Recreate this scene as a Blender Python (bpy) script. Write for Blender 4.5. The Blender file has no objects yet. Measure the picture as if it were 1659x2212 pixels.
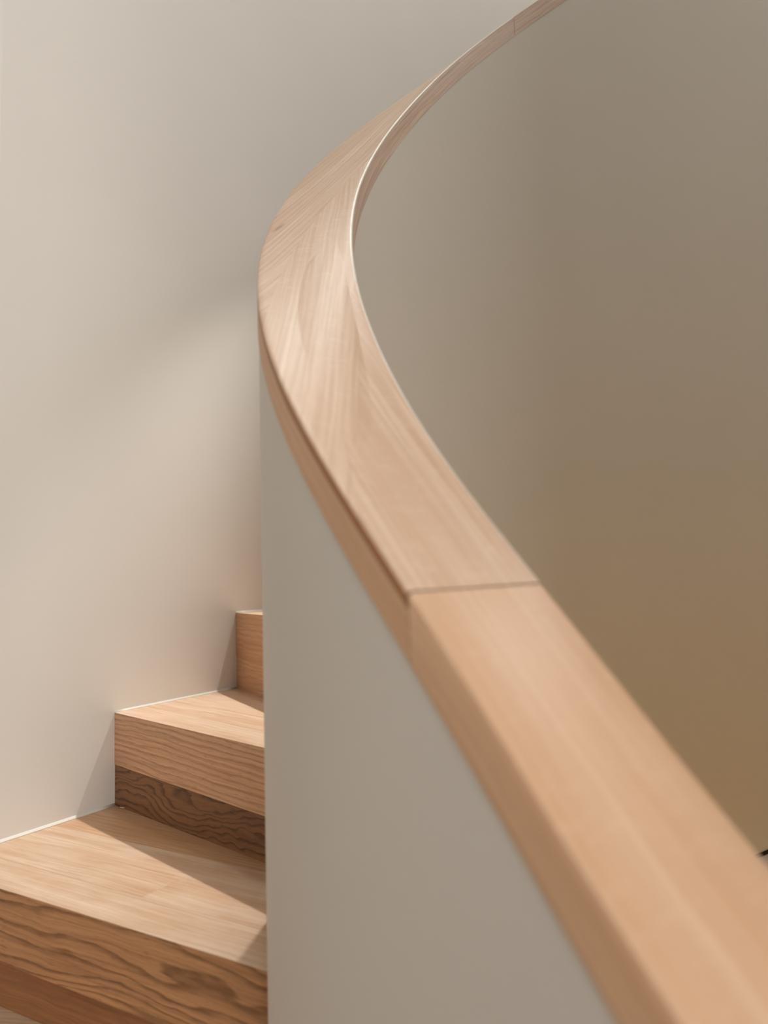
import bpy, bmesh, math, random
import numpy as np
from mathutils import Matrix, Vector

random.seed(7)
scene = bpy.context.scene
COL = scene.collection

# ------------------------------------------------------------------ camera
CAM_LOC = (-0.33761, -0.43073, 0.00609)
YAW, PITCH, ROLL, FPX = 0.54488, 0.09015, -0.02790, 1653.6
def cam_axes():
    f = np.array([math.sin(YAW) * math.cos(PITCH), math.cos(YAW) * math.cos(PITCH), math.sin(PITCH)])
    r = np.array([math.cos(YAW), -math.sin(YAW), 0.0])
    u = np.cross(r, f)
    c, s = math.cos(ROLL), math.sin(ROLL)
    return f, c * r + s * u, -s * r + c * u
_f, _r, _u = cam_axes()
cam = bpy.data.cameras.new('camera')
camo = bpy.data.objects.new('camera', cam)
COL.objects.link(camo)
M = Matrix(((_r[0], _u[0], -_f[0], CAM_LOC[0]), (_r[1], _u[1], -_f[1], CAM_LOC[1]),
            (_r[2], _u[2], -_f[2], CAM_LOC[2]), (0, 0, 0, 1)))
camo.matrix_world = M
cam.sensor_fit = 'HORIZONTAL'
cam.sensor_width = 36.0
cam.lens = FPX / 1659.0 * 36.0
cam.clip_start = 0.02
cam.dof.use_dof = True
cam.dof.focus_distance = 1.35
cam.dof.aperture_fstop = 4.2
scene.camera = camo

# ------------------------------------------------------------------ world, lights, exposure
world = bpy.data.worlds.new('world')
scene.world = world
world.use_nodes = True
world.node_tree.nodes['Background'].inputs[0].default_value = (0.9, 0.92, 1.0, 1)
world.node_tree.nodes['Background'].inputs[1].default_value = 0.05

def light(name, kind, loc, power, color, **kw):
    d = bpy.data.lights.new(name, kind)
    d.energy = power
    d.color = color
    for k, v in kw.items():
        if k not in ('aim',):
            setattr(d, k, v)
    o = bpy.data.objects.new(name, d)
    o.location = loc
    if 'aim' in kw:
        v = Vector(kw['aim']) - Vector(loc)
        o.rotation_euler = v.to_track_quat('-Z', 'Y').to_euler()
    COL.objects.link(o)
    return o

# added soft fill panels out of view, behind the camera and at the left
light('rear_fill', 'AREA', (-0.36, -2.55, 0.9), 38, (1.0, 0.97, 0.94), shape='RECTANGLE', size=1.3, size_y=2.0, aim=(-0.05, 2.0, 1.05), spread=2.1)
light('left_fill', 'AREA', (-1.22, -0.35, 1.0), 0.6, (1.0, 0.97, 0.94), shape='RECTANGLE', size=1.0, size_y=1.2, aim=(2.0, 0.1, 1.0))
# added overhead fills to lift the stairwell wall and the upper outer wall
light('well_fill', 'AREA', (0.5, -0.1, 3.25), 2.6, (0.95, 0.95, 1.0), shape='RECTANGLE', size=0.8, size_y=0.6, aim=(0.5, -0.1, 0))
light('upper_stair_fill', 'AREA', (0.62, 1.08, 3.2), 14, (0.98, 0.99, 0.95), shape='RECTANGLE', size=0.4, size_y=0.3, aim=(0.45, 1.1, 0))
# daylight from the high window across the stairwell: the sheen on the rail by the joint
light('high_window_light', 'AREA', (2.42, 0.10, 2.45), 12, (0.94, 0.96, 1.0), shape='RECTANGLE', size=0.7, size_y=0.6, aim=(0.0, 0.0, 0.2))
# downlight above the steps behind the balustrade: throws the shadows of the nosings
light('stair_downlight', 'SPOT', (0.76, 1.33, 1.36), 145, (1.0, 0.95, 0.89), shadow_soft_size=0.02, spot_size=math.radians(37), spot_blend=1.0, aim=(0.03, 0.92, -0.4))
# unseen warm point light added to brown the lower stairwell wall
light('warm_well_fill', 'POINT', (0.28, -0.28, -0.85), 6.2, (1.0, 0.53, 0.06), shadow_soft_size=0.12)

vs = scene.view_settings
vs.view_transform = 'Standard'
vs.look = 'None'
vs.gamma = 1.0
vs.use_curve_mapping = False
vs.exposure = -0.22

# ------------------------------------------------------------------ materials
def srgb(r, g, b):
    f = lambda c: ((c / 255 + 0.055) / 1.055) ** 2.4 if c / 255 > 0.04045 else c / 255 / 12.92
    return (f(r), f(g), f(b), 1.0)

class NT:
    def __init__(self, name):
        self.m = bpy.data.materials.new(name)
        self.m.use_nodes = True
        self.t = self.m.node_tree
        self.b = self.t.nodes['Principled BSDF']
    def n(self, typ, **kw):
        x = self.t.nodes.new(typ)
        for k, v in kw.items():
            setattr(x, k, v)
        return x
    def l(self, a, b):
        self.t.links.new(a, b)
    def val(self, sock, v):
        if hasattr(v, 'is_output') or isinstance(v, bpy.types.NodeSocket):
            self.l(v, sock)
        else:
            sock.default_value = v
    def math(self, op, a, b=0.0, c=0.0, clamp=False):
        x = self.n('ShaderNodeMath', operation=op, use_clamp=clamp)
        for s, v in zip(x.inputs, (a, b, c)):
            self.val(s, v)
        return x.outputs[0]
    def maprange(self, v, a, b, c=0.0, d=1.0, smooth=True):
        x = self.n('ShaderNodeMapRange')
        x.interpolation_type = 'SMOOTHSTEP' if smooth else 'LINEAR'
        self.val(x.inputs[0], v)
        for i, k in enumerate((a, b, c, d)):
            x.inputs[i + 1].default_value = k
        return x.outputs[0]
    def mix(self, f, a, b, mode='MIX'):
        x = self.n('ShaderNodeMix', data_type='RGBA', blend_type=mode)
        self.val(x.inputs[0], f)
        self.val(x.inputs[6], a)
        self.val(x.inputs[7], b)
        return x.outputs[2]
    def comb(self, x, y, z=0.0):
        c = self.n('ShaderNodeCombineXYZ')
        for s, v in zip(c.inputs, (x, y, z)):
            self.val(s, v)
        return c.outputs[0]
    def noise(self, vec, scale, detail=3.0, rough=0.5, dist=0.0):
        x = self.n('ShaderNodeTexNoise')
        self.l(vec, x.inputs['Vector'])
        x.inputs['Scale'].default_value = scale
        x.inputs['Detail'].default_value = detail
        x.inputs['Roughness'].default_value = rough
        x.inputs['Distortion'].default_value = dist
        return x.outputs[0]

def wood(name, base, dark, light_, streak=0.5, cath=0.0, pores=0.5, rough=0.42, ring=0.028, wob=1.0,
         knots=(), patch=0.0, coat=0.0, fleck=0.0, fig=6.0, swirl=1.0):
    """oak; UV in metres, u along the grain, v across it"""
    t = NT(name)
    uv = t.n('ShaderNodeTexCoord').outputs['UV']
    sep = t.n('ShaderNodeSeparateXYZ')
    t.l(uv, sep.inputs[0])
    u, v = sep.outputs[0], sep.outputs[1]
    # slow wander of the grain
    w1 = t.noise(t.comb(t.math('MULTIPLY', u, 3.2), t.math('MULTIPLY', v, 9.0)), 1.0, 3.0, 0.5)
    w2 = t.noise(t.comb(t.math('MULTIPLY', u, 14.0), t.math('MULTIPLY', v, 30.0), 5.0), 1.0, 3.0, 0.55)
    vv = t.math('ADD', v, t.math('MULTIPLY', t.math('SUBTRACT', w1, 0.5), 0.035 * wob))
    vv = t.math('ADD', vv, t.math('MULTIPLY', t.math('SUBTRACT', w2, 0.5), 0.010 * wob))
    # streaks
    st = t.noise(t.comb(t.math('MULTIPLY', u, 4.0), t.math('MULTIPLY', vv, 230.0), 2.0), 1.0, 5.0, 0.65)
    st = t.maprange(st, 0.32, 0.72)
    broad = t.noise(t.comb(t.math('MULTIPLY', u, 2.2), t.math('MULTIPLY', vv, 28.0), 8.0), 1.0, 3.0, 0.5)
    col = t.mix(t.maprange(broad, 0.3, 0.7), base, light_)
    col = t.mix(t.math('MULTIPLY', st, streak), col, dark)
    bumpsrc = st
    if cath > 0:
        # growth-ring figure: contour lines of a stretched height field
        hf = t.noise(t.comb(t.math('MULTIPLY', u, 3.0 * swirl), t.math('MULTIPLY', vv, 14.0), 11.0), 1.0, 2.0 + swirl, 0.42, 0.3 * swirl)
        fld = t.math('ADD', t.math('MULTIPLY', vv, 1.0 / ring), t.math('MULTIPLY', hf, fig))
        fr = t.math('FRACT', fld)
        line = t.maprange(fr, 0.45, 0.93)
        line2 = t.maprange(fr, 0.93, 1.0, 1.0, 0.0)
        line = t.math('MULTIPLY', line, line2)
        brk = t.noise(t.comb(t.math('MULTIPLY', u, 30.0), t.math('MULTIPLY', v, 160.0), 3.0), 1.0, 3.0, 0.6)
        line = t.math('MULTIPLY', line, t.maprange(brk, 0.2, 0.62, 0.35, 1.0))
        col = t.mix(t.math('MULTIPLY', line, cath), col, dark)
    if patch > 0:
        pn = t.noise(t.comb(t.math('MULTIPLY', u, 7.0), t.math('MULTIPLY', v, 16.0), 21.0), 1.0, 3.0, 0.55)
        col = t.mix(t.math('MULTIPLY', t.maprange(pn, 0.42, 0.68), patch), col, light_)
    if fleck > 0:
        # medullary rays: pale flecks across the grain
        fn = t.noise(t.comb(t.math('MULTIPLY', u, 150.0), t.math('MULTIPLY', v, 42.0), 31.0), 1.0, 3.0, 0.6, 0.6)
        col = t.mix(t.math('MULTIPLY', t.maprange(fn, 0.52, 0.7), fleck), col, light_)
    if pores > 0:
        pz = t.noise(t.comb(t.math('MULTIPLY', u, 38.0), t.math('MULTIPLY', vv, 900.0), 4.0), 1.0, 2.0, 0.5)
        pm = t.maprange(pz, 0.60, 0.74)
        col = t.mix(t.math('MULTIPLY', pm, pores), col, dark)
        bumpsrc = t.math('MAXIMUM', pm, t.math('MULTIPLY', st, 0.4))
    for (ku, kv, ru, rv, amt) in knots:
        du = t.math('DIVIDE', t.math('SUBTRACT', u, ku), ru)
        dv = t.math('DIVIDE', t.math('SUBTRACT', v, kv), rv)
        d = t.math('SQRT', t.math('ADD', t.math('MULTIPLY', du, du), t.math('MULTIPLY', dv, dv)))
        col = t.mix(t.math('MULTIPLY', t.maprange(d, 1.0, 0.15), amt), col, dark)
    t.l(col, t.b.inputs['Base Color'])
    t.b.inputs['Roughness'].default_value = rough
    t.b.inputs['Specular IOR Level'].default_value = 0.5
    if coat:
        t.b.inputs['Coat Weight'].default_value = coat
        t.b.inputs['Coat Roughness'].default_value = 0.22
    bp = t.n('ShaderNodeBump')
    bp.inputs['Strength'].default_value = 0.18
    bp.inputs['Distance'].default_value = 0.0006
    bp.invert = True
    t.l(bumpsrc, bp.inputs['Height'])
    t.l(bp.outputs[0], t.b.inputs['Normal'])
    return t.m

def plaster(name, c):
    t = NT(name)
    co = t.n('ShaderNodeTexCoord').outputs['Object']
    a = t.noise(co, 2.3, 4.0, 0.5)
    col = t.mix(t.maprange(a, 0.3, 0.7), c, tuple(min(1, k * 1.03) for k in c[:3]) + (1,))
    t.l(col, t.b.inputs['Base Color'])
    t.b.inputs['Roughness'].default_value = 0.75
    t.b.inputs['Specular IOR Level'].default_value = 0.25
    bp = t.n('ShaderNodeBump')
    bp.inputs['Strength'].default_value = 0.05
    bp.inputs['Distance'].default_value = 0.001
    t.l(t.noise(co, 260.0, 3.0, 0.6), bp.inputs['Height'])
    t.l(bp.outputs[0], t.b.inputs['Normal'])
    return t.m

def plain(name, c, rough=0.6):
    t = NT(name)
    co = t.n('ShaderNodeTexCoord').outputs['Object']
    a = t.noise(co, 30.0, 3.0, 0.5)
    t.l(t.mix(t.math('MULTIPLY', a, 0.15), c, tuple(k * 0.9 for k in c[:3]) + (1,)), t.b.inputs['Base Color'])
    t.b.inputs['Roughness'].default_value = rough
    return t.m

PLASTER = plaster('warm_white_plaster', (0.74, 0.715, 0.67, 1))
CAULK = plain('white_sealant', (0.66, 0.64, 0.58, 1), 0.5)
BLACK = plain('shadow_gap_black', (0.012, 0.011, 0.010, 1), 0.7)
WHITE = plain('white_paint', (0.80, 0.79, 0.74, 1), 0.5)

KNOT = ((10.331, 4.188, 0.018, 0.0055, 0.8),)
OAK_RAIL = wood('oak_rail', srgb(212, 172, 138), srgb(184, 138, 100), srgb(222, 188, 158), 0.4, 0.05, 0.15, 0.33, ring=0.02, fleck=0.35, patch=0.35)
OAK_CURVE = wood('oak_curve', srgb(214, 182, 154), srgb(176, 134, 104), srgb(226, 200, 176), 0.5, 0.10, 0.25, 0.42, ring=0.007, wob=0.3, fleck=0.35)
OAK_KNOT = wood('oak_curve_knotted', srgb(214, 182, 154), srgb(168, 124, 96), srgb(226, 200, 176), 0.55, 0.14, 0.25, 0.42, ring=0.008, wob=0.4, fleck=0.15,
                knots=KNOT)
OAK_EDGE = wood('oak_rail_side', srgb(226, 182, 144), srgb(178, 128, 88), srgb(234, 196, 160), 0.5, 0.12, 0.3, 0.5, ring=0.01)
OAK_STRIPE = wood('oak_stripe_dark', srgb(176, 118, 72), srgb(136, 84, 48), srgb(190, 132, 86), 0.5, 0.0, 0.3, 0.5)
OAK_INNER = wood('oak_rail_inner_side', srgb(226, 202, 184), srgb(172, 138, 116), srgb(236, 216, 200), 0.65, 0.12, 0.5, 0.42, ring=0.008)
ARRIS_GLINT = wood('oak_arris_highlight', srgb(240, 234, 222), srgb(226, 214, 196), srgb(246, 242, 232), 0.3, 0.0, 0.0, 0.3)  # bright edge highlight put into the colour of the inner arris
OAK_TREAD = wood('oak_tread', srgb(208, 174, 144), srgb(168, 126, 90), srgb(222, 198, 174), 0.55, 0.12, 0.4, 0.42, ring=0.012, patch=0.4, wob=0.6)
OAK_TREAD_SHADE = wood('oak_tread_tan_shade', srgb(202, 160, 122), srgb(158, 112, 74), srgb(212, 176, 142), 0.6, 0.15, 0.45, 0.42, ring=0.012, wob=0.6)  # browner oak, with shade from the next step mixed into its tone
OAK_FASCIA = wood('oak_fascia', srgb(224, 178, 138), srgb(130, 82, 46), srgb(220, 178, 140), 0.45, 0.50, 0.75, 0.5, ring=0.010, wob=0.5, fig=2.6)
OAK_FIGURED = wood('oak_fascia_figured', srgb(200, 148, 104), srgb(98, 62, 32), srgb(204, 152, 106), 0.5, 0.75, 0.65, 0.5, ring=0.017, wob=0.8, fig=6.5, swirl=0.75)
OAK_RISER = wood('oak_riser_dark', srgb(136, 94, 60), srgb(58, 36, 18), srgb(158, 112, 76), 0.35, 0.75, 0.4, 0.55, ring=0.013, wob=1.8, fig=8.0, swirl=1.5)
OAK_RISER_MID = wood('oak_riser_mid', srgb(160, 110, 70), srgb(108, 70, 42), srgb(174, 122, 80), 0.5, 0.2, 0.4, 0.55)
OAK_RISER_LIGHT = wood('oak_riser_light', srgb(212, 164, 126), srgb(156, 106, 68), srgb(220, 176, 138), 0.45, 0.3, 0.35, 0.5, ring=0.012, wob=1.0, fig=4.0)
OAK_FLOOR = wood('oak_floor', srgb(196, 136, 80), srgb(140, 88, 46), srgb(206, 150, 96), 0.5, 0.3, 0.4, 0.45)

# ------------------------------------------------------------------ mesh helpers
def link(name, me, parent=None, mats=()):
    o = bpy.data.objects.new(name, me)
    for m in mats:
        me.materials.append(m)
    COL.objects.link(o)
    if parent is not None:
        o.parent = parent
    return o

def struct(o, label=None):
    o['kind'] = 'structure'
    if label:
        o['label'] = label
    return o

def mesh_from(name, verts, faces, uvs=None, midx=None, smooth=None):
    me = bpy.data.meshes.new(name)
    me.from_pydata([tuple(map(float, v)) for v in verts], [], faces)
    if uvs is not None:
        ul = me.uv_layers.new(name='UVMap')
        k = 0
        for fi, f in enumerate(faces):
            for j in range(len(f)):
                ul.data[k].uv = uvs[fi][j]
                k += 1
    if midx is not None:
        for fi, i in enumerate(midx):
            me.polygons[fi].material_index = i
    if smooth is not None:
        for fi, i in enumerate(smooth):
            me.polygons[fi].use_smooth = bool(i)
    me.update()
    return me

# ------------------------------------------------------------------ plan of the balustrade: arc length s, heading, height
KN = np.array([-.25, -.1, .05, .2, .4, .65, 1.0, 1.5, 2.2])
KAP = np.array([0.0495, -0.1451, 0.2929, 1.3105, 1.6018, 1.1441, 1.1525, 0.8856, 0.8321])
SLP = np.array([0.7987, 0.94, 0.8955, 0.9688, 1.0316, 0.979, 0.9974, 0.8166, 0.6354])
BANK = 0.09776
W = 0.12
T = 0.0474
DS = 0.005
G = np.arange(-2.2, 2.8001, DS)
_i0 = int(np.argmin(abs(G)))
def _cum(v):
    c = np.concatenate([[0], np.cumsum((v[1:] + v[:-1]) * .5 * DS)])
    return c - c[_i0]
_kap = np.where(G < KN[0], 0, np.interp(G, KN, KAP))
_th = _cum(_kap)
_th = _th - _th[0]
_px, _py, _pz = _cum(np.sin(_th)), _cum(np.cos(_th)), _cum(np.interp(G, KN, SLP))
def rail_pt(s, v, dz=0.0):
    """point on the rail top: s along, v across (+ towards the stairwell)"""
    th = np.interp(s, G, _th)
    b = BANK * min(max((s + .1) / .4, 0), 1)
    return np.array([np.interp(s, G, _px) + math.cos(th) * v, np.interp(s, G, _py) - math.sin(th) * v,
                     np.interp(s, G, _pz) + b * v + dz])
def heading(s):
    return float(np.interp(s, G, _th))

def sweep(name, prof, sfun, n, uvfun, mats, matfun, parent=None, smooth=True, closed=True, caps=True):
    """prof: list of (v, dz); sfun(i/n, v)->s; quads between stations; caps at both ends"""
    m = len(prof)
    V, uvq = [], []
    for i in range(n + 1):
        for (v, dz) in prof:
            V.append(rail_pt(sfun(i / n, v), v, dz))
    F, U, MI, SM = [], [], [], []
    for i in range(n):
        for j in range(m if closed else m - 1):
            k = (j + 1) % m
            a, b, c, d = i * m + j, i * m + k, (i + 1) * m + k, (i + 1) * m + j
            F.append((a, d, c, b))
            s0j, s0k = sfun(i / n, prof[j][0]), sfun(i / n, prof[k][0])
            s1j, s1k = sfun((i + 1) / n, prof[j][0]), sfun((i + 1) / n, prof[k][0])
            U.append([uvfun(s0j, prof[j], j, k, 0), uvfun(s1j, prof[j], j, k, 0),
                      uvfun(s1k, prof[k], j, k, 1), uvfun(s0k, prof[k], j, k, 1)])
            MI.append(matfun(j, k))
            SM.append(smooth)
    if closed and caps:
        F.append(tuple(range(m)))
        U.append([(p[0], p[1]) for p in prof])
        F.append(tuple(n * m + j for j in reversed(range(m))))
        U.append([(p[0], p[1]) for p in reversed(prof)])
        MI += [matfun(0, 1)] * 2
        SM += [False] * 2
    me = mesh_from(name, V, F, U, MI, SM)
    # sharp edges where the section turns
    me.update()
    o = link(name, me, parent, mats)
    bm = bmesh.new()
    bm.from_mesh(me)
    bmesh.ops.recalc_face_normals(bm, faces=bm.faces)
    for e in bm.edges:
        if len(e.link_faces) == 2 and e.calc_face_angle(0) > 0.6:
            e.smooth = False
    bm.to_mesh(me)
    bm.free()
    return o

def profile(v0, v1, z0, z1, bt=0.003, bb=0.0, seg=3, cols=6):
    """section from the outer foot, up, over the top, down the inner side; rounded top arrises"""
    P = [(v0, z0)]
    if bt > 0:
        for i in range(seg + 1):
            a = math.pi / 2 * i / seg
            P.append((v0 + bt - bt * math.cos(a), z1 - bt + bt * math.sin(a)))
        for i in range(1, cols):
            P.append((v0 + bt + (v1 - v0 - 2 * bt) * i / cols, z1))
        for i in range(seg + 1):
            a = math.pi / 2 * (1 - i / seg)
            P.append((v1 - bt + bt * math.cos(a), z1 - bt + bt * math.sin(a)))
    else:
        P += [(v0, z1), (v1, z1)]
    P.append((v1, z0))
    return P

# ------------------------------------------------------------------ setting
ZF, ZC = -1.66, 3.30
def prism_wall(name, pts, z0, z1, thick, side, mat, label=None):
    """wall along a plan polyline, thickened to one side (+1 = left of travel)"""
    P = [Vector((x, y)) for x, y in pts]
    offs = []
    for i, p in enumerate(P):
        a = P[max(i - 1, 0)]
        b = P[min(i + 1, len(P) - 1)]
        d = (b - a).normalized()
        offs.append(p + Vector((-d.y, d.x)) * thick * side)
    V, F = [], []
    for p, q in zip(P, offs):
        V += [(p.x, p.y, z0), (p.x, p.y, z1), (q.x, q.y, z1), (q.x, q.y, z0)]
    for i in range(len(P) - 1):
        for j in range(4):
            k = (j + 1) % 4
            F.append((i * 4 + j, i * 4 + k, i * 4 + 4 + k, i * 4 + 4 + j))
    F += [(0, 1, 2, 3), tuple(4 * (len(P) - 1) + j for j in (3, 2, 1, 0))]
    me = mesh_from(name, V, F)
    bm = bmesh.new()
    bm.from_mesh(me)
    bmesh.ops.recalc_face_normals(bm, faces=bm.faces)
    for f in bm.faces:
        f.smooth = True
    for e in bm.edges:
        e.smooth = len(e.link_faces) == 2 and e.calc_face_angle(0) < 0.5
    bm.to_mesh(me)
    bm.free()
    return struct(link(name, me, None, [mat]), label)

def catmull(pts, n=8):
    P = [np.array(p, float) for p in pts]
    P = [2 * P[0] - P[1]] + P + [2 * P[-1] - P[-2]]
    out = []
    for i in range(1, len(P) - 2):
        a, b, c, d = P[i - 1:i + 3]
        for k in range(n):
            t = k / n
            out.append(0.5 * (2 * b + (c - a) * t + (2 * a - 5 * b + 4 * c - d) * t * t + (3 * b - a - 3 * c + d) * t ** 3))
    out.append(P[-2])
    return out

CORNER = (-0.232, 1.045)
WALL_KEYS = [CORNER, (-0.005, 1.166), (0.313, 1.336), (0.598, 1.428), (0.876, 1.457), (1.155, 1.437), (1.427, 1.37),
             (1.683, 1.255), (1.92, 1.09), (2.13, .88), (2.30, .62), (2.41, .32), (2.45, 0.0)]
WALL = catmull(WALL_KEYS, 10)
prism_wall('wall_outer', [tuple(p) for p in WALL] + [(2.45, -0.4)], ZF - .05, ZC, 0.12, 1, PLASTER,
           'warm white plaster wall curving round behind the wooden steps')
prism_wall('wall_alcove', [(-1.25, 1.10), CORNER], ZF - .05, ZC, 0.12, 1, PLASTER,
           'shaded strip of plaster wall beyond the corner at the left edge')
prism_wall('wall_left', [(-1.25, -2.6), (-1.25, 1.22)], ZF - .05, ZC, 0.12, 1, PLASTER, 'plaster wall on the open side of the stairs')
prism_wall('wall_back', [(2.57, -2.6), (-1.37, -2.6)], ZF - .05, ZC, 0.12, 1, PLASTER, 'plaster wall at the foot of the stairs')
prism_wall('wall_right', [(2.45, -0.4), (2.45, -2.6)], ZF - .05, ZC, 0.12, 1, PLASTER, 'plaster wall across the stairwell')

prism_wall('wall_light_block', [(2.45, -0.62), (0.07, -0.62)], ZF - .05, ZC, 0.08, 1, PLASTER, 'added plaster wall out of view, keeping light out of the stairwell')  # unseen wall, added to block the rear fill from the well

def box_mesh(name, x0, x1, y0, y1, z0, z1, uvs=1.0):
    V = [(x0, y0, z0), (x1, y0, z0), (x1, y1, z0), (x0, y1, z0), (x0, y0, z1), (x1, y0, z1), (x1, y1, z1), (x0, y1, z1)]
    F = [(0, 3, 2, 1), (4, 5, 6, 7), (0, 1, 5, 4), (1, 2, 6, 5), (2, 3, 7, 6), (3, 0, 4, 7)]
    U = [[(V[i][0] * uvs, V[i][1] * uvs) for i in f] for f in F]
    return mesh_from(name, V, F, U)

fl = struct(link('floor', box_mesh('floor', -1.37, 2.57, -2.72, 1.62, ZF - .15, ZF - 0.02), None, [OAK_FLOOR]), 'oak floor at the foot of the stairs')
# floor boards
bw = 0.158
ix = 0
x = -1.25
while x < 2.45:
    me = box_mesh('floor_board', x, min(x + bw - 0.001, 2.45), -2.6, 1.5, ZF - 0.02, ZF)
    for l in me.uv_layers[0].data:
        uu, vv = l.uv
        l.uv = (vv + ix * 3.7, uu)
    link('floor_board', me, fl, [OAK_FLOOR])
    x += bw
    ix += 1
struct(link('ceiling', box_mesh('ceiling', -1.37, 2.57, -2.72, 1.62, ZC, ZC + .1), None, [PLASTER]), 'white ceiling over the stairs')

# balustrade wall under the rail
S_END, S_TOP = -1.12, 2.66
def parapet():
    n = 380
    V, F = [], []
    for i in range(n + 1):
        s = S_END + (S_TOP - S_END) * i / n
        e = W / 2 - 0.0012
        for v, top in ((-e, True), (e, True), (e, False), (-e, False)):
            p = rail_pt(s, v, -T + 0.002)
            if not top:
                p[2] = ZF
            V.append(p)
    for i in range(n):
        for j in range(4):
            k = (j + 1) % 4
            F.append((i * 4 + j, i * 4 + 4 + j, i * 4 + 4 + k, i * 4 + k))
    F += [(0, 1, 2, 3), tuple(4 * n + j for j in (3, 2, 1, 0))]
    me = mesh_from('wall_balustrade', V, F)
    bm = bmesh.new()
    bm.from_mesh(me)
    bmesh.ops.recalc_face_normals(bm, faces=bm.faces)
    for f in bm.faces:
        f.smooth = True
    for e in bm.edges:
        e.smooth = len(e.link_faces) == 2 and e.calc_face_angle(0) < 0.5
    bm.to_mesh(me)
    bm.free()
    return struct(link('wall_balustrade', me, None, [PLASTER]), 'curved white plaster balustrade wall carrying the wooden handrail')
par = parapet()

# ledge and dark shadow gap low on the stairwell side
def ribbon(name, s0, s1, v0, v1, zfun, h, mat, label):
    n = 90
    V, F = [], []
    for i in range(n + 1):
        s = s0 + (s1 - s0) * i / n
        for v, dz in ((v0, 0), (v0, -h), (v1, -h), (v1, 0)):
            p = rail_pt(s, v)
            p[2] = zfun(s) + dz
            V.append(p)
    for i in range(n):
        for j in range(4):
            k = (j + 1) % 4
            F.append((i * 4 + j, i * 4 + 4 + j, i * 4 + 4 + k, i * 4 + k))
    F += [(0, 1, 2, 3), tuple(4 * n + j for j in (3, 2, 1, 0))]
    me = mesh_from(name, V, F)
    bm = bmesh.new()
    bm.from_mesh(me)
    bmesh.ops.recalc_face_normals(bm, faces=bm.faces)
    bm.to_mesh(me)
    bm.free()
    return struct(link(name, me, None, [mat]), label)
zl = lambda s: -0.652 + 0.30 * (s - 1.9)
ribbon('trim_1', 0.7, 2.6, W / 2 - .004, W / 2 + 0.003, lambda s: zl(s) + 0.004, 0.008, BLACK, 'thin black shadow gap low on the stairwell wall')
ribbon('trim_2', 0.7, 2.6, W / 2 - .004, W / 2 + 0.06, lambda s: zl(s) - 0.004, 0.07, WHITE, 'pale ledge under the black gap at the right edge')

# ------------------------------------------------------------------ handrail
rail = bpy.data.objects.new('handrail', None)
COL.objects.link(rail)
rail.location = (0, 0, 0)
rail['label'] = 'pale oak handrail capping the curved white balustrade'
rail['category'] = 'handrail'

def uv_long(off, voff=0.0):
    def f(s, p, j, k, e):
        v, dz = p
        return (s + off, voff + (v if dz > -0.0035 else (v - dz if v > 0 else v + dz)))
    return f
PR = profile(-W / 2, W / 2, -T, 0.0, 0.0035, cols=4)
nP = len(PR)
def side_mat(j, k):
    if j == 0:
        return 1
    if k == nP - 1:
        return 2
    return 0
GAP = 0.0012
sweep('straight_section', PR, lambda t, v: S_END - 0.006 + (-GAP / 2 - S_END + 0.006) * t, 90, uv_long(3.0), [OAK_RAIL, OAK_EDGE, OAK_INNER],
      side_mat, rail)
S_SEAM2 = 1.325
LAM = 0.0125
core = sweep('curved_section', profile(-W / 2, W / 2, -T, -LAM, 0.0, cols=1), lambda t, v: GAP / 2 + (S_SEAM2 - GAP) * t, 220,
             lambda s, p, j, k, e: (s, p[1] + (0.3 if p[0] > 0 else 0)), [OAK_INNER, OAK_EDGE, OAK_INNER],
             lambda j, k: 1 if j == 0 else 2, rail)
upper = sweep('upper_section', PR, lambda t, v: S_SEAM2 + 0.0006 + (S_TOP - S_SEAM2 + .004) * t, 160, uv_long(9.0), [OAK_RAIL, OAK_EDGE, OAK_INNER],
              side_mat, rail)
# top staves of the curve: straight-grained pieces glued at diagonal joints
J = [(GAP / 2, GAP / 2), (0.06, 0.385), (0.30, 0.72), (0.80, 1.12), (S_SEAM2 - 0.0006, S_SEAM2 - 0.0006)]   # (s at stair side, s at well side)
HD = [2, 33, 60, 82]
PS = profile(-W / 2, W / 2, -LAM + 0.0003, 0.0, 0.0028, cols=24)
nS = len(PS)
smats = [OAK_CURVE, OAK_CURVE, OAK_KNOT, OAK_CURVE]
for q in range(4):
    lo, hi = J[q], J[q + 1]
    def sf(t, v, lo=lo, hi=hi, q=q):
        a = (v + W / 2) / W
        s0 = lo[0] + (lo[1] - lo[0]) * a + (0.00015 if q else 0)
        s1 = hi[0] + (hi[1] - hi[0]) * a - (0.00015 if q < 3 else 0)
        return s0 + (s1 - s0) * t
    h = math.radians(HD[q])
    du = np.array([math.sin(h), math.cos(h)])
    dv = np.array([math.cos(h), -math.sin(h)])
    def uf(s, p, j, k, e, du=du, dv=dv, q=q):
        if k == nS - 1 or j == 0:
            return (s, p[1] + 0.5 + q)
        P = rail_pt(s, p[0])[:2]
        return (float(P @ du) * 1.0 + 5 * q, float(P @ dv) + 2.3 * q)
    sweep('stave', PS, sf, 90, uf, [smats[q], OAK_STRIPE, OAK_INNER, ARRIS_GLINT],
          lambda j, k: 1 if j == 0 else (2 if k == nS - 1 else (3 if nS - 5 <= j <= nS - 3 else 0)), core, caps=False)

# ------------------------------------------------------------------ staircase
H = 0.178
Z3 = -0.059
def zk(k):
    return Z3 + H * (k - 3)
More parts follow.
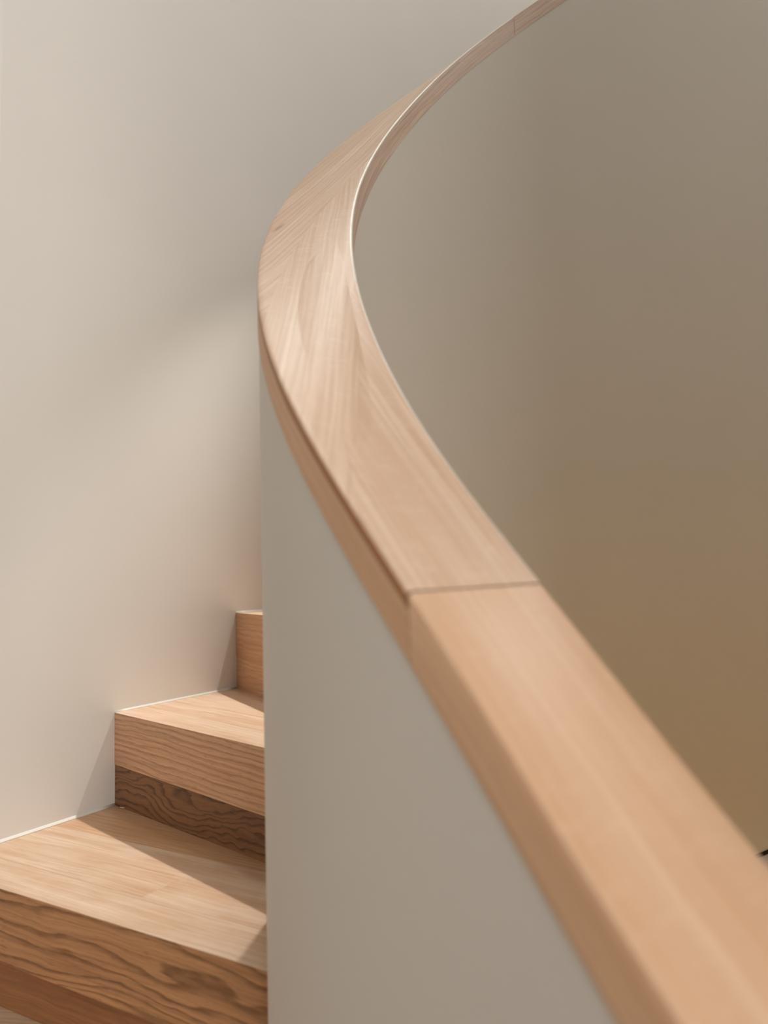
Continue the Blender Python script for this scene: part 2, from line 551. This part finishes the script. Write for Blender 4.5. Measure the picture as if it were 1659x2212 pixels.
# nosing lines: (wall end, balustrade end)
def s_at(z):
    return float(np.interp(z, _pz, G))
def outer(s):
    p = rail_pt(s, -W / 2)
    return (float(p[0]), float(p[1]))
NOS = {
    -5: ((-1.25, -0.79), (-0.06, -0.79)), -4: ((-1.25, -0.58), (-0.06, -0.58)), -3: ((-1.25, -0.36), (-0.06, -0.37)),
    -2: ((-1.25, -0.08), (-0.06, -0.16)), -1: ((-1.25, 0.30), (-0.06, 0.05)), 0: ((-1.0, 1.08), (-0.045, 0.235)),
    1: ((-0.351, 1.063), (0.0085, 0.3725)), 2: ((-0.004, 1.168), (0.125, 0.597)), 3: ((0.310, 1.335), (0.268, 0.738)),
}
for i, k in enumerate(range(4, 11)):
    NOS[k] = (WALL_KEYS[3 + i], outer(s_at(zk(k) + 0.82)))
REC = {k: (0.012, 0.03) for k in NOS}
REC[1] = (0.02, 0.03)
REC[2] = (0.001, 0.022)
REC[3] = (0.001, 0.012)
FAS = 0.100

stair = bpy.data.objects.new('staircase', None)
COL.objects.link(stair)
stair.location = (0, 0, 0)
stair['label'] = 'winding oak staircase with closed risers rising behind the white balustrade'
stair['category'] = 'staircase'

def v2(p):
    return Vector((p[0], p[1]))
def ext(k, rec=(0.0, 0.0), wall_in=0.03, par_in=0.04):
    """nosing line k pushed back by rec (wall end, balustrade end) and run into both walls"""
    a, b = v2(NOS[k][0]), v2(NOS[k][1])
    d = (b - a).normalized()
    back = Vector((-d.y, d.x))
    a2, b2 = a + back * rec[0], b + back * rec[1]
    d2 = (b2 - a2).normalized()
    return a2 - d2 * wall_in, b2 + d2 * par_in

def clip(poly, p, n):
    """keep the part of poly with (x-p).n >= 0"""
    out = []
    for i in range(len(poly)):
        a, b = poly[i], poly[(i + 1) % len(poly)]
        da, db = (a - p).dot(n), (b - p).dot(n)
        if da >= 0:
            out.append(a)
        if (da >= 0) != (db >= 0):
            out.append(a + (b - a) * (da / (da - db)))
    return out

def slab(name, poly, z0, z1, du, org, uo, vo, mats, parent, bev=0.0008, front=None):
    """upright prism over a plan polygon; u along du, v across it or up the sides"""
    du = du.normalized()
    dv = Vector((-du.y, du.x))
    n = len(poly)
    area = sum(poly[i].x * poly[(i + 1) % n].y - poly[(i + 1) % n].x * poly[i].y for i in range(n))
    if area < 0:
        poly = poly[::-1]
    bm = bmesh.new()
    lo = [bm.verts.new((p.x, p.y, z0)) for p in poly]
    hi = [bm.verts.new((p.x, p.y, z1)) for p in poly]
    bm.faces.new(hi)
    bm.faces.new(lo[::-1])
    for i in range(n):
        k = (i + 1) % n
        bm.faces.new((lo[i], lo[k], hi[k], hi[i]))
    if bev > 0:
        es = [e for e in bm.edges if abs(e.verts[0].co.z - z1) < 1e-6 and abs(e.verts[1].co.z - z1) < 1e-6]
        bmesh.ops.bevel(bm, geom=es, offset=bev, segments=2, profile=0.5, affect='EDGES', clamp_overlap=True)
    uvl = bm.loops.layers.uv.new('UVMap')
    for f in bm.faces:
        nz = abs(f.normal.z)
        f.normal_update()
        nz = abs(f.normal.z)
        for l in f.loops:
            c = Vector((l.vert.co.x, l.vert.co.y)) - org
            uu = c.dot(du) + uo
            if nz > 0.5:
                l[uvl].uv = (uu, c.dot(dv) + vo)
            else:
                l[uvl].uv = (uu, l.vert.co.z - z1 + vo + 0.37)
        if nz <= 0.5 and len(mats) > 1:
            f.material_index = 1
    me = bpy.data.meshes.new(name)
    bm.to_mesh(me)
    bm.free()
    return link(name, me, parent, mats)

def wall_path(a, b, n=24):
    """points of the outer wall between the plan points nearest to a and b"""
    P = np.array(WALL)
    ia = int(np.argmin(((P - np.array(a)) ** 2).sum(1)))
    ib = int(np.argmin(((P - np.array(b)) ** 2).sum(1)))
    return [a] + [tuple(p) for p in P[ia + 1:ib]] + [b]

rnd = random.Random(3)
ks = sorted(NOS)
for k in ks[:-1]:
    z = zk(k)
    a, b = ext(k)
    d = (b - a).normalized()
    back = Vector((-d.y, d.x))
    c2, d2 = ext(k + 1, (REC[k + 1][0] + 0.012, REC[k + 1][1] + 0.012))
    quad = [a, b, d2, c2]
    org = v2(NOS[k][0])
    fmat = {1: OAK_FIGURED, 2: OAK_FASCIA}.get(k, OAK_FASCIA if k > 1 else OAK_FIGURED)
    if k == 3:
        fmat = OAK_RISER_LIGHT
    # leading board with its deep front edge
    BW = 0.074
    blk = clip(quad, a + back * BW, -back)
    tread = slab('tread', blk, z - FAS, z, d, org, rnd.uniform(0, 30), rnd.uniform(0, 9), [OAK_TREAD, fmat], stair, 0.0006)
    # boards behind it
    off = BW
    far = max((p - a).dot(back) for p in quad)
    q = 0
    while off < far:
        w = 0.074
        st = clip(clip(quad, a + back * (off + 0.0001), back), a + back * (off + w), -back)
        if len(st) >= 3 and off + 0.004 < far:
            mat = OAK_TREAD_SHADE if (k in (1,) and q in (2, 3)) else OAK_TREAD  # back boards carry the shadow of the step above in their colour
            # a butt joint part-way along some boards
            if (k == 1 and q == 0) or (q % 2 == 1 and k in (0, 2)):
                jp = org + d * (0.47 if k == 1 else 0.33)
                for sgn in (-1, 1):
                    pc = clip(st, jp + d * 0.0001 * sgn, d * sgn)
                    if len(pc) >= 3:
                        slab('stave', pc, z - 0.03, z - (0.0002 if sgn > 0 else 0), d, org, rnd.uniform(0, 30), rnd.uniform(0, 9), [mat], tread, 0.00025)
            else:
                slab('stave', st, z - 0.03, z - 0.0001 * (q % 2), d, org, rnd.uniform(0, 30), rnd.uniform(0, 9), [mat], tread, 0.00025)
        off += w
        q += 1

for k in ks:
    z = zk(k)
    a, b = ext(k, REC[k])
    d = (b - a).normalized()
    back = Vector((-d.y, d.x))
    zb = zk(k - 1) if k - 1 in NOS else ZF
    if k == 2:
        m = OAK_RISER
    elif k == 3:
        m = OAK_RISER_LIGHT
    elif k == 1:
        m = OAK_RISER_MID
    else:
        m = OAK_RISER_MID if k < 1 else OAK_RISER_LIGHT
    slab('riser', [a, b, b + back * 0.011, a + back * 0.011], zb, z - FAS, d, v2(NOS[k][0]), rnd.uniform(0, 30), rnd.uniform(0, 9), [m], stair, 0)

# upper landing the flight runs up to
lk = ks[-1]
a, b = ext(lk, wall_in=0.04)
slab('landing', [a, b, b + Vector((0.35, -0.55)), Vector((2.44, 0.25)), a + Vector((0.18, -0.14))], zk(lk) - 0.1, zk(lk), (b - a), a, 3, 2,
     [OAK_TREAD, OAK_FASCIA], stair, 0.001)

# white sealant bead where treads meet the curved wall
def bead(pts, z, r, name):
    V, F = [], []
    m = 7
    n = len(pts)
    for i, p in enumerate(pts):
        pa, pb = np.array(pts[max(i - 1, 0)]), np.array(pts[min(i + 1, n - 1)])
        t = (pb - pa) / np.linalg.norm(pb - pa)
        nrm = np.array([t[1], -t[0]])       # towards the stairs
        for j in range(m):
            an = math.pi / 2 * j / (m - 1)
            rr = r * (1 - 0.25 * math.sin(2 * an))
            q = np.array(p) + nrm * rr * math.cos(an)
            V.append((q[0], q[1], z + rr * math.sin(an)))
        q = np.array(p) - nrm * 0.003
        V.append((q[0], q[1], z - 0.001))
    M_ = m + 1
    for i in range(n - 1):
        for j in range(M_):
            k = (j + 1) % M_
            F.append((i * M_ + j, i * M_ + k, i * M_ + M_ + k, i * M_ + M_ + j))
    F += [tuple(range(M_)), tuple((n - 1) * M_ + j for j in reversed(range(M_)))]
    me = mesh_from(name, V, F, None, None, [1] * len(F))
    bm = bmesh.new()
    bm.from_mesh(me)
    bmesh.ops.recalc_face_normals(bm, faces=bm.faces)
    bm.to_mesh(me)
    bm.free()
    o = link(name, me, stair, [CAULK])
    o['label'] = 'thin white sealant bead along the wall'
    return o
for k in (1, 2, 3):
    a = NOS[k][0] if k > 1 else CORNER
    b = NOS[k + 1][0]
    pts = wall_path(a, b)
    bead(pts, zk(k), 0.005 if k == 1 else 0.0036, 'sealant_bead')

# a loose pale splinter lying in the corner under the dark riser
bm = bmesh.new()
prof_s = [(-0.006, 0.0006), (-0.003, 0.0012), (0.002, 0.0014), (0.006, 0.0009), (0.0085, 0.0004)]
rings = []
for (xx, rr) in prof_s:
    rings.append([bm.verts.new((xx, rr * 1.6 * math.cos(i * math.pi / 3), 0.0014 + rr * math.sin(i * math.pi / 3) + abs(xx) * 0.08)) for i in range(6)])
for r0, r1 in zip(rings[:-1], rings[1:]):
    for i in range(6):
        bm.faces.new((r0[i], r0[(i + 1) % 6], r1[(i + 1) % 6], r1[i]))
bm.faces.new(rings[0][::-1])
bm.faces.new(rings[-1])
bmesh.ops.recalc_face_normals(bm, faces=bm.faces)
bm.loops.layers.uv.new('UVMap')
me = bpy.data.meshes.new('wood_splinter')
bm.to_mesh(me)
bm.free()
sp = link('wood_splinter', me, None, [OAK_TREAD])
sp.location = (0.004, 1.135, zk(1))
sp.rotation_euler = (0, 0, math.radians(-65))
sp['label'] = 'tiny pale wood splinter lying at the foot of the dark riser'
sp['category'] = 'splinter'
